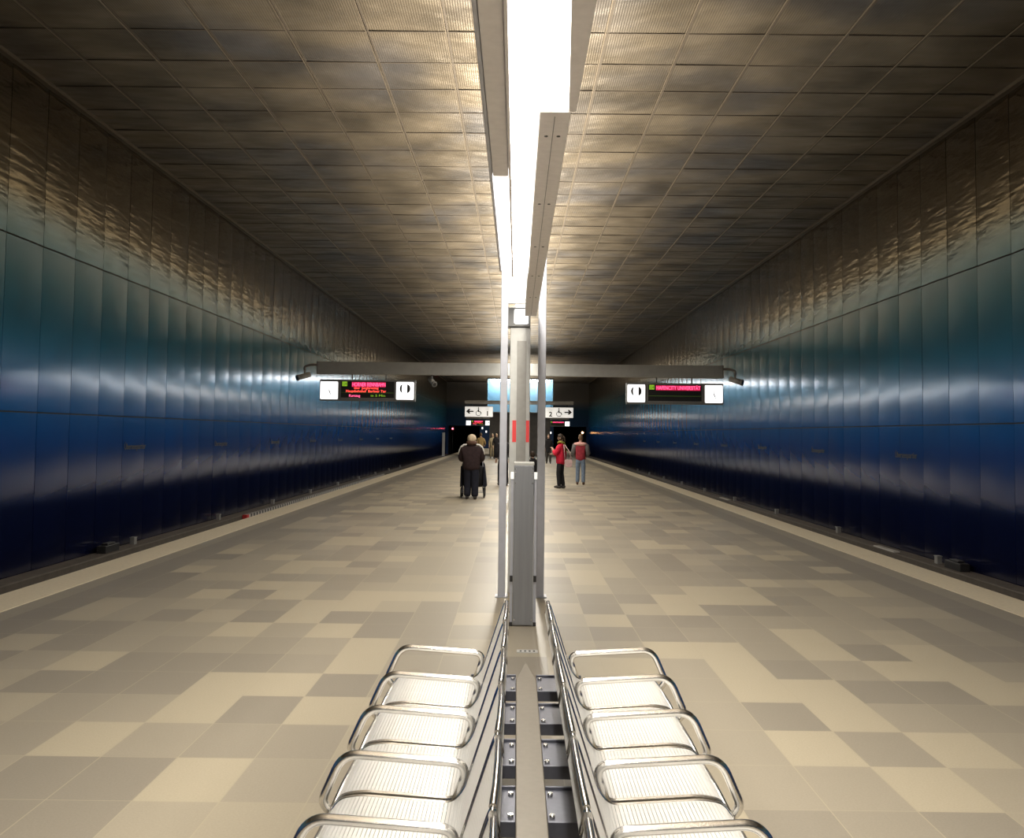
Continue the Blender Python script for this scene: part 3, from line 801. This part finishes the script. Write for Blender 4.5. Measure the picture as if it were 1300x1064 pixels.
tag(o, 'black and white striped board with red end along the left track', 'striped board')
for i, (y, l) in enumerate(((22.75, 1.25), (40.2, 1.6))):
    b = MB().box(-.195, -.05, -l / 2, l / 2, 0.002, .03).build('cover_plate', 'zebra_w', None, .004, (WR - .245, y, ZB + .50))
    tag(b, ['pale cover plate on the right rail cover near the black box', 'pale cover plate farther along the right rail cover'][i], 'plate', 'pale plates on the right rail cover')
t = thing('edge_post', 'pale grey upright post at the left platform edge far back', 'post', (-5.56, 72, 0))
MB().box(-.10, .10, -.06, .06, .02, 1.8).build('post', 'steel_light', t, .01); MB().box(-.14, .14, -.1, .1, 0, .02).build('base_plate', 'steel', t)

def lampball(name, label, x, z, color, st, r=.10):
    m = mat(name + '_light', color, .4, 0, color, st)
    t = thing(name, label, 'signal', (x, 120.3, ZB))
    h = z - ZB
    MB().tube([(0, 0, 0), (0, 0, h - .15)], .05, 8).build('mast', 'black', t)
    hd = MB().box(-.2, .2, -.08, .1, h - .3, h + .3).build('head', 'black', t, .03)
    MB().tube([(0, -.12, h), (0, -.08, h)], r, 12).build('lens', m, hd)
lampball('track_signal', 'red signal light at the left tunnel mouth', -8.15, 2.33, (1, .08, .12), 14)
lampball('track_signal', 'orange signal light at the right tunnel mouth', 8.35, 2.0, (1, .45, .15), 18, .13)
for x, z, l in ((-4.40, 2.45, 'upper small white wall lamp beside the left tunnel mouth'), (-3.9, 2.0, 'lower small white wall lamp right of the left tunnel mouth'), (4.35, 1.95, 'small white wall lamp left of the right tunnel mouth')):
    t = thing('wall_lamp', l, 'lamp', (x, Y1, z)); MB().box(-.12, .12, -.08, 0, -.16, .16).build('housing', 'steel', t, .02)
    MB().box(-.08, .08, -.10, -.08, -.12, .12).build('lens', 'white_face', t, .01)
# ------------------------------------------------------------------ people
def skin_eval(nodes, edges, root=0, levels=2):
    """nodes: list of (pos, rx, ry). Returns (verts, faces) of the skinned surface."""
    me = bpy.data.meshes.new('tmp'); me.from_pydata([n[0] for n in nodes], edges, [])
    o = bpy.data.objects.new('tmp', me); COL.objects.link(o)
    sk = o.modifiers.new('s', 'SKIN'); sk.use_smooth_shade = True; sk.branch_smoothing = .3
    sb = o.modifiers.new('u', 'SUBSURF'); sb.levels = levels; sb.render_levels = levels
    d = me.skin_vertices[0].data
    for i, n in enumerate(nodes): d[i].radius = (n[1], n[2]); d[i].use_root = (i == root)
    dg = bpy.context.evaluated_depsgraph_get(); dg.update()
    ev = o.evaluated_get(dg); em = ev.to_mesh()
    vs = [v.co.copy() for v in em.vertices]; fs = [tuple(p.vertices) for p in em.polygons]
    ev.to_mesh_clear(); bpy.data.objects.remove(o); bpy.data.meshes.remove(me)
    return vs, fs
def lerp(a, b, t): return tuple(x + (y - x) * t for x, y in zip(a, b))

def person(label, loc, rz, h, jacket, trousers, hair, shoes, lh=None, rh=None, lelb=None, relb=None, head_yaw=0., lean=0.,
           jack_len=.80, bulk=1., hairstyle='short', stride=.0, fingers=True, hip=1., head_pitch=0., extras=None, sleeve=None, legw=1., hat_r=1.):
    """figure built in metres for h = 1.75, then scaled; faces +Y, x to its right"""
    S = h / 1.75
    t = thing('person', label, 'person', loc, rz, 'people on the platform')
    def add(name, vs, fs, m, parent=t, mi=None, mats=None):
        b = MB(); b.add([tuple(c * S for c in v) for v in vs], fs, 0, True)
        return b.build(name, m, parent)
    L = lambda z: lean * max(0, z - .9)
    chest = (0, .00 + L(1.30), 1.30); waist = (0, L(1.08), 1.08); pelvis = (0, 0, .93)
    nb = (0, -.015 + L(1.46), 1.46); nk = (0, .0 + L(1.53), 1.53)
    sh = {-1: (-.175 * bulk, -.01 + L(1.41), 1.405), 1: (.175 * bulk, -.01 + L(1.41), 1.405)}
    el = {-1: lelb or (-.235 * bulk, -.03, 1.12), 1: relb or (.235 * bulk, -.03, 1.12)}
    hd = {-1: lh or (-.23 * bulk, .07, .86), 1: rh or (.23 * bulk, .07, .86)}
    hp = {-1: (-.09, 0, .90), 1: (.09, 0, .90)}
    kn = {-1: (-.10, .03 + stride * .5, .50), 1: (.10, .03 - stride * .5, .50)}
    an = {-1: (-.105, -.02 + stride, .09), 1: (.105, -.02 - stride, .09)}
    to = {-1: (-.125, .13 + stride, .035), 1: (.125, .13 - stride, .035)}
    wr = {}
    # body: one continuous skinned surface, fingers included
    N = [(pelvis, .105, .08), (waist, .105, .08), (chest, .125, .085), (nb, .06, .055), (nk, .055, .055), ((0, .012 + L(1.6), 1.59), .06, .065)]
    E = [(0, 1), (1, 2), (2, 3), (3, 4), (4, 5)]
    for s in (-1, 1):
        i = len(N)
        w = lerp(el[s], hd[s], .78); wr[s] = w
        N += [(sh[s], .045, .045), (el[s], .040, .040), (w, .030, .026), (lerp(el[s], hd[s], .98), .036, .020)]
        E += [(2, i), (i, i + 1), (i + 1, i + 2), (i + 2, i + 3)]
        if fingers:
            dv = (Vector(hd[s]) - Vector(el[s])).normalized(); side = dv.cross(Vector((0, 0, 1)))
            if side.length < .3: side = Vector((0, 1, 0))
            side.normalize(); up = side.cross(dv).normalized(); base = Vector(hd[s]) + dv * .005
            for q in range(4):
                off = side * ((q - 1.5) * .020); ln = (.060, .072, .070, .052)[q]
                j = len(N); p1 = base + off + dv * .035; p2 = p1 + dv * ln * .55 - up * .012; p3 = p2 + dv * ln * .40 - up * .022
                N += [(tuple(p1), .0095, .0095), (tuple(p2), .0085, .0085), (tuple(p3), .0075, .0075)]
                E += [(i + 3, j), (j, j + 1), (j + 1, j + 2)]
            j = len(N); wv = Vector(w); p1 = wv + dv * .035 - side * .035 * s * -1 * -1; p2 = p1 + dv * .035 - side * .018 * s
            N += [(tuple(p1), .012, .012), (tuple(p2), .009, .009)]; E += [(i + 3, j), (j, j + 1)]
        k = len(N)
        N += [(hp[s], .070, .070), (lerp(hp[s], kn[s], .5), .068, .068), (kn[s], .058, .058), (lerp(kn[s], an[s], .4), .056, .056), (an[s], .038, .038), (to[s], .035, .025)]
        E += [(0, k), (k, k + 1), (k + 1, k + 2), (k + 2, k + 3), (k + 3, k + 4), (k + 4, k + 5)]
    vs, fs = skin_eval(N, E, 0, 2)
    # head with brow, nose, chin, eyes and ears
    hc = Vector((0, .015 + L(1.66), 1.655)); RX, RY, RZ = .076, .096, .118
    rot = Matrix.Rotation(head_yaw, 3, 'Z') @ Matrix.Rotation(head_pitch, 3, 'X')
    hb = MB(); hb.sphere((0, 0, 0), 1., 20, 16)
    hv = []
    for x, y, z in hb.v:
        k = 1 - .22 * max(0, -z) ** 1.5
        X, Yy, Z = x * RX * k, y * RY * (1 - .10 * max(0, -z)), z * RZ
        if y > 0 and abs(x) < .28 and -.30 < z < .18: Yy += .020 * (1 - abs(x) / .28) * (1 - abs(z + .12) / .32)
        if y > .3 and .0 < z < .30 and .2 < abs(x) < .62: Yy -= .006
        if y > .4 and -.95 < z < -.6: Yy += .010
        hv.append(rot @ Vector((X, Yy, Z)) + hc)
    o = len(vs); vs = vs + hv; fs = fs + [tuple(i + o for i in f) for f in hb.f]
    for s in (-1, 1):
        e = MB(); e.sphere((s * RX * 1.0, -.005, -.01), (.014, .022, .032), 8, 6)
        o = len(vs); vs += [rot @ Vector(p) + hc for p in e.v]; fs += [tuple(i + o for i in f) for f in e.f]
    body = add('body', vs, fs, 'skin')
    for s in (-1, 1):
        ey = MB(); ey.sphere((s * .031, RY * .88, .012), (.012, .008, .007), 8, 6)
        ey.v = [tuple((rot @ Vector(p) + hc) * S) for p in ey.v]; ey.build('eye', 'ink', body)
    mo = MB(); mo.sphere((0, RY * .93, -.058), (.024, .008, .006), 10, 6); mo.v = [tuple((rot @ Vector(p) + hc) * S) for p in mo.v]
    mo.build('mouth', 'lip', body)
    # hair
    hr = MB(); hr.sphere((0, 0, 0), 1., 20, 14); hv = []
    for x, y, z in hr.v:
        g = 1.12 if hairstyle != 'hat' else 1.28 * hat_r
        X, Yy, Z = x * RX * g * (1.25 if hairstyle == 'hat' else 1), y * RY * g - .010, z * RZ * g * (.82 if hairstyle == 'hat' else 1) + (.0 if hairstyle == 'hat' else .008)
        low = {'short': -.62, 'long': -1.3, 'bob': -.85, 'hat': -1.2, 'tail': -.6}[hairstyle]
        front = y > .15
        if front and z < .42: Yy = min(Yy, RY * .62 if abs(x) > .7 else RY * .5)
        if not front and z < low: Z = low * RZ * g + .008
        if hairstyle in ('long', 'bob') and not front and z < -.1: X *= 1.05; Yy -= .012
        hv.append((rot @ Vector((X, Yy, Z)) + hc))
    ho = add('hair' if hairstyle != 'hat' else 'knitted_hat', hv, hr.f, hair)
    if hairstyle in ('tail', 'long'):
        tl = MB(); pts = [(0, -.095, .03), (0, -.125, -.03), (0, -.120, -.12), (0, -.11, -.20)]
        tl.tube([tuple((rot @ Vector(p) + hc) * S) for p in pts], [.03 * S, .034 * S, .028 * S, .008 * S], 10); tl.build('ponytail', hair, ho)
    # trousers
    N = [((0, 0, 1.04), .15 * hip, .12 * hip), ((0, 0, .90), .155 * hip, .125 * hip)]; E = [(0, 1)]
    for s in (-1, 1):
        k = len(N)
        N += [(lerp(hp[s], kn[s], .18), .105 * legw, .105 * legw), (lerp(hp[s], kn[s], .55), .095 * legw, .095 * legw), (kn[s], .080 * legw, .080 * legw), (lerp(kn[s], an[s], .5), .074 * legw, .074 * legw), ((an[s][0], an[s][1], .06), .070 * legw, .074 * legw)]
        E += [(1, k), (k, k + 1), (k + 1, k + 2), (k + 2, k + 3), (k + 3, k + 4)]
    v2, f2 = skin_eval(N, E, 1, 2); add('trousers', v2, f2, trousers)
    for s in (-1, 1):
        sb = MB(); sb.sphere((0, 0, 0), 1., 14, 8); q = []
        a, b = Vector(an[s]), Vector(to[s])
        for x, y, z in sb.v:
            q.append((a.x + (b.x - a.x) * (.5 + y * .5) + x * .048, a.y + .05 + y * .13, .052 + max(-1, z if z > -.6 else -.75) * .068 * (1 if y < .1 else .7)))
        add('shoe', q, sb.f, shoes)
    # jacket with sleeves
    bz = jack_len
    N = [((0, -.0, bz - .04), .185 * bulk * hip, .15 * bulk), ((0, 0, bz + .10), .18 * bulk * hip, .145 * bulk), (chest, .19 * bulk, .145 * bulk), ((0, nb[1], 1.43), .135 * bulk, .105), ((0, nb[1], 1.50), .085, .08)]
    E = [(0, 1), (1, 2), (2, 3), (3, 4)]
    for s in (-1, 1):
        i = len(N)
        N += [(sh[s], .088 * bulk, .086 * bulk), (lerp(sh[s], el[s], .5), .078 * bulk, .078 * bulk), (el[s], .072 * bulk, .072 * bulk), (lerp(el[s], wr[s], .95), .055, .055)]
        E += [(2, i), (i, i + 1), (i + 1, i + 2), (i + 2, i + 3)]
    v3, f3 = skin_eval(N, E, 2, 2); jk = add('jacket', v3, f3, jacket)
    cl = MB(); ring = [(.082 * math.cos(a) * S, (nb[1] + .074 * math.sin(a)) * S, (1.49 + .012 * math.sin(a)) * S) for a in [2 * PI * i / 14 for i in range(14)]]
    cl.tube(ring, .026 * S, 8, closed=True); cl.build('collar', jacket, jk)
    t['_'] = 0; del t['_']
    return t, jk, S, dict(sh=sh, el=el, wr=wr, hd=hd)

M['lip'] = mat('lip', (.45, .18, .16), .5)
M['c_black'] = cloth('cloth_black', (.018, .017, .019)); M['c_brownblack'] = cloth('cloth_brown_black', (.028, .017, .018))
M['c_navy'] = cloth('cloth_navy', (.014, .015, .024)); M['c_white'] = cloth('cloth_white', (.75, .73, .70))
M['c_red'] = cloth('cloth_red', (.55, .02, .05)); M['c_burg'] = cloth('cloth_burgundy', (.30, .035, .05)); M['c_jeans'] = cloth('cloth_jeans', (.17, .22, .30))
M['c_pink'] = cloth('cloth_pale_pink', (.55, .38, .38)); M['c_rose'] = cloth('cloth_rose', (.72, .40, .36)); M['c_grey'] = cloth('cloth_grey', (.13, .12, .12))
M['c_tan'] = cloth('cloth_tan', (.28, .19, .08)); M['c_beige'] = cloth('cloth_beige', (.42, .35, .22)); M['c_brown'] = cloth('cloth_brown', (.09, .05, .035))
M['c_green'] = cloth('cloth_green_scarf', (.25, .24, .05)); M['c_darkgrey'] = cloth('cloth_dark_grey', (.06, .055, .05))
M['h_dark'] = cloth('hair_dark', (.035, .022, .015), .6); M['h_blond'] = cloth('hair_blond', (.42, .32, .20), .6); M['h_brown'] = cloth('hair_brown', (.13, .08, .045), .6)
M['h_beige'] = cloth('hat_beige', (.50, .40, .28)); M['shoe_dark'] = mat('shoe_dark', (.03, .025, .022), .5); M['shoe_brown'] = mat('shoe_brown', (.10, .05, .03), .5)

# woman with a pram, seen from behind
wx, wy = -1.20, 25.3
t, jk, S, J = person('person in a dark quilted jacket with white shoulder stripes pushing a black pram', (wx, wy, 0), 0, 1.70, 'c_brownblack', 'c_navy', 'h_beige', 'shoe_dark',
    lh=(-.22, .36, 1.04), rh=(.22, .36, 1.04), lelb=(-.285, .04, 1.10), relb=(.285, .04, 1.10), bulk=1.42, jack_len=.80, hairstyle='hat', hip=1.08, stride=.06, legw=1.45, hat_r=1.04)
for s in (-1, 1):
    b = MB(); pts = [(s * .13, -.10, 1.50), (s * .21, -.095, 1.49), (s * .285, -.07, 1.43), (s * .335, -.05, 1.33), (s * .36, -.02, 1.22)]
    b.tube([tuple(c * S for c in p) for p in pts], [.018 * S, .024 * S, .024 * S, .020 * S, .012 * S], 8); b.build('shoulder_stripe', 'c_white', jk)['label'] = 'white shoulder stripe'
b = MB(); ring = [(.10 * math.cos(a) * S, (-.02 + .092 * math.sin(a)) * S, 1.545 * S) for a in [2 * PI * i / 16 for i in range(16)]]
b.tube(ring, .055 * S, 8, closed=True); b.build('fur_collar', 'c_brown', jk)

pr = thing('pram', 'black pram pushed by the person in the dark quilted jacket', 'pram', (wx + .02, wy + .80, 0))
b = MB()   # carrycot shell
shell = []
for i, (z, hw, hl) in enumerate(((.30, .25, .36), (.38, .30, .43), (.82, .33, .46), (.86, .32, .45))):
    for k in range(20):
        a = 2 * PI * k / 20; c, s_ = math.cos(a), math.sin(a)
        shell.append((hw * math.copysign(abs(c) ** .5, c), hl * math.copysign(abs(s_) ** .5, s_), z))
fs = [(i * 20 + k, i * 20 + (k + 1) % 20, (i + 1) * 20 + (k + 1) % 20, (i + 1) * 20 + k) for i in range(3) for k in range(20)]
fs += [tuple(range(19, -1, -1)), tuple(60 + k for k in range(20))]
b.add(shell, fs, 0, True); b.build('carrycot', 'c_black', pr)
b = MB(); vs = []; fs = []
for i in range(9):
    th = PI * .02 + PI * .60 * i / 8
    for k in range(11):
        a = PI * k / 10; vs.append((.33 * math.cos(a), -.02 + .40 * math.sin(a) * math.cos(th), .80 + .34 * math.sin(a) * math.sin(th)))
for i in range(8):
    for k in range(10): q = i * 11 + k; fs.append((q, q + 1, q + 12, q + 11))
b.add(vs, fs, 0, True); o = b.build('hood', 'c_black', pr); sm = o.modifiers.new('thick', 'SOLIDIFY'); sm.thickness = .012
for s in (-1, 1):   # side apron hanging over the frame
    b = MB(); b.prism([(s * .29, .88), (s * .325, .86), (s * (.385 if s > 0 else .34), .33), (s * .34, .30), (s * .28, .32)], -.46, .05, 0, 'XZ'); b.build('apron', 'c_navy', pr, .01)
b = MB()
for s in (-1, 1):
    b.tube([(s * .27, -.42, 1.02), (s * .27, -.30, .80), (s * .26, .25, .28), (s * .26, .32, .15)], .012, 8)
    b.tube([(s * .26, .2, .75), (s * .27, -.22, .28), (s * .29, -.30, .15)], .012, 8)
b.tube([(-.29, -.30, .15), (.29, -.30, .15)], .01, 8); b.tube([(-.26, .32, .15), (.26, .32, .15)], .01, 8)
b.build('chassis', 'steel', pr)
b = MB(); b.tube([(-.27, -.42, 1.02), (-.23, -.44, 1.045), (.23, -.44, 1.045), (.27, -.42, 1.02)], .018, 8); b.build('handle', 'black', pr)
for x in (-.31, .31):
    for y in (-.30, .32):
        b = MB(); b.tube([(x, y + .128 * math.cos(a), .15 + .128 * math.sin(a)) for a in [2 * PI * i / 20 for i in range(20)]], .022, 8, closed=True)
        w = b.build('wheel', 'black', pr)
        b = MB(); b.tube([(x - .02, y, .15), (x + .02, y, .15)], .03, 10)
        for k in range(6):
            a = PI * k / 3; b.tube([(x, y, .15), (x, y + .12 * math.cos(a), .15 + .12 * math.sin(a))], .006, 5)
        b.build('spokes', 'steel', w)

# woman in the red jacket, turned to the left
t, jk, S, J = person('person in a bright red jacket and black trousers with dark tied-back hair, turned left', (1.45, 30.9, 0), PI / 2 - .35, 1.73, 'c_red', 'c_black', 'h_dark', 'shoe_dark',
    lh=(-.08, .27, 1.30), rh=(.06, .30, 1.12), lelb=(-.26, .10, 1.10), relb=(.25, .10, 1.06), bulk=1.25, jack_len=.80, hairstyle='tail', hip=1.05, stride=.04, head_pitch=-.25)
b = MB(); ring = [(.09 * math.cos(a) * S, (.0 + .085 * math.sin(a)) * S, (1.505 + .02 * math.cos(a * 2)) * S) for a in [2 * PI * i / 16 for i in range(16)]]
b.tube(ring, .038 * S, 8, closed=True); b.tube([(.03 * S, -.10 * S, 1.52 * S), (.06 * S, -.15 * S, 1.36 * S), (.05 * S, -.16 * S, 1.22 * S)], .03 * S, 8, flat=.5); b.build('scarf', 'c_green', jk)
bg = thing('shoulder_bag', 'pale pink bag at the hip of the person in the bright red jacket', 'bag', (1.68, 30.62, .84))
b = MB(); b.prism([tuple(p) for p in rounded([(0, -.14), (.11, -.14), (.13, .10), (-.13, .10), (-.11, -.14), (0, -.14)], .05)][:-1], -.06, .06, 0, 'XZ'); b.build('bag_body', 'c_pink', bg, .015)
b = MB(); b.tube([(-.11, 0, .09), (-.13, .03, .35), (-.15, .06, .58)], .012, 6); b.tube([(.11, 0, .09), (.02, .06, .38), (-.12, .10, .58)], .012, 6); b.build('strap', 'c_pink', bg)

# man in the burgundy jacket and jeans, back to the camera
t, jk, S, J = person('person in a burgundy jacket with pale shoulders, grey sleeves and blue jeans, back turned', (2.25, 33.3, 0), -.12, 1.73, 'c_burg', 'c_jeans', 'h_brown', 'shoe_brown',
    lh=(-.16, .22, .98), rh=(.17, .20, .95), lelb=(-.27, -.04, 1.12), relb=(.28, -.04, 1.12), bulk=1.08, jack_len=.86, hairstyle='short', stride=.05, head_yaw=.35)
b = MB(); b.sphere((0, -.02 * S, 1.435 * S), (.245 * S, .165 * S, .075 * S), 16, 8); b.build('shoulder_yoke', 'c_rose', jk)['label'] = 'pale rose shoulders'
for s in (-1, 1):
    p = J; a = [J['sh'][s], lerp(J['sh'][s], J['el'][s], .5), J['el'][s], lerp(J['el'][s], J['wr'][s], .85)]
    b = MB(); b.tube([tuple(c * S for c in q) for q in a], [.098 * S, .088 * S, .079 * S, .060 * S], 12); b.build('sleeve', 'c_grey', jk)['label'] = 'dark grey sleeve'

# people farther back
person('person in a tan coat seen beyond the one with the pram', (-2.35, 62, 0), .3, 1.76, 'c_tan', 'c_darkgrey', 'h_brown', 'shoe_dark', jack_len=.74, bulk=1.1, hairstyle='short', relb=(.30, .05, 1.12), rh=(.32, .2, .98))
person('person in beige jacket and trousers far back at the left, beside one in dark clothes', (-1.72, 67.2, 0), PI, 1.72, 'c_beige', 'c_beige', 'h_blond', 'shoe_dark', jack_len=.82, hairstyle='bob', stride=.06)
person('person in dark clothes far back beside the one in beige, half behind the left post', (-1.40, 65.6, 0), PI, 1.74, 'c_black', 'c_black', 'h_blond', 'shoe_dark', jack_len=.80, hairstyle='short')
person('person in black standing behind the left grey post, one leg showing', (-.45, 32.2, 0), .2, 1.74, 'c_black', 'c_black', 'h_brown', 'shoe_dark', jack_len=.80, bulk=1.0, hairstyle='short', stride=.10)
person('shorter person in black showing between the cabinet and the right post', (.46, 27.0, 0), .5, 1.24, 'c_black', 'c_black', 'h_dark', 'shoe_dark', jack_len=.72, bulk=1.3, hairstyle='bob', stride=.05)
person('person in a long dark coat walking towards the viewer far back at the right', (1.92, 56.9, 0), PI, 1.72, 'c_black', 'c_darkgrey', 'h_brown', 'shoe_dark', jack_len=.66, hairstyle='short', stride=.10)

# ------------------------------------------------------------------ world and view
w = bpy.data.worlds.new('world'); SC.world = w; w.use_nodes = True
w.node_tree.nodes['Background'].inputs['Color'].default_value = (.02, .02, .022, 1)
w.node_tree.nodes['Background'].inputs['Strength'].default_value = .2
SC.view_settings.view_transform = 'Standard'; SC.view_settings.look = 'None'
SC.view_settings.gamma = 1.0; SC.view_settings.use_curve_mapping = False
SC.view_settings.exposure = 0.0
SC.cycles.max_bounces = 8; SC.cycles.diffuse_bounces = 4; SC.cycles.glossy_bounces = 5
SC.cycles.sample_clamp_indirect = 4.0; SC.cycles.caustics_reflective = False; SC.cycles.caustics_refractive = False
SC.cycles.use_denoising = True
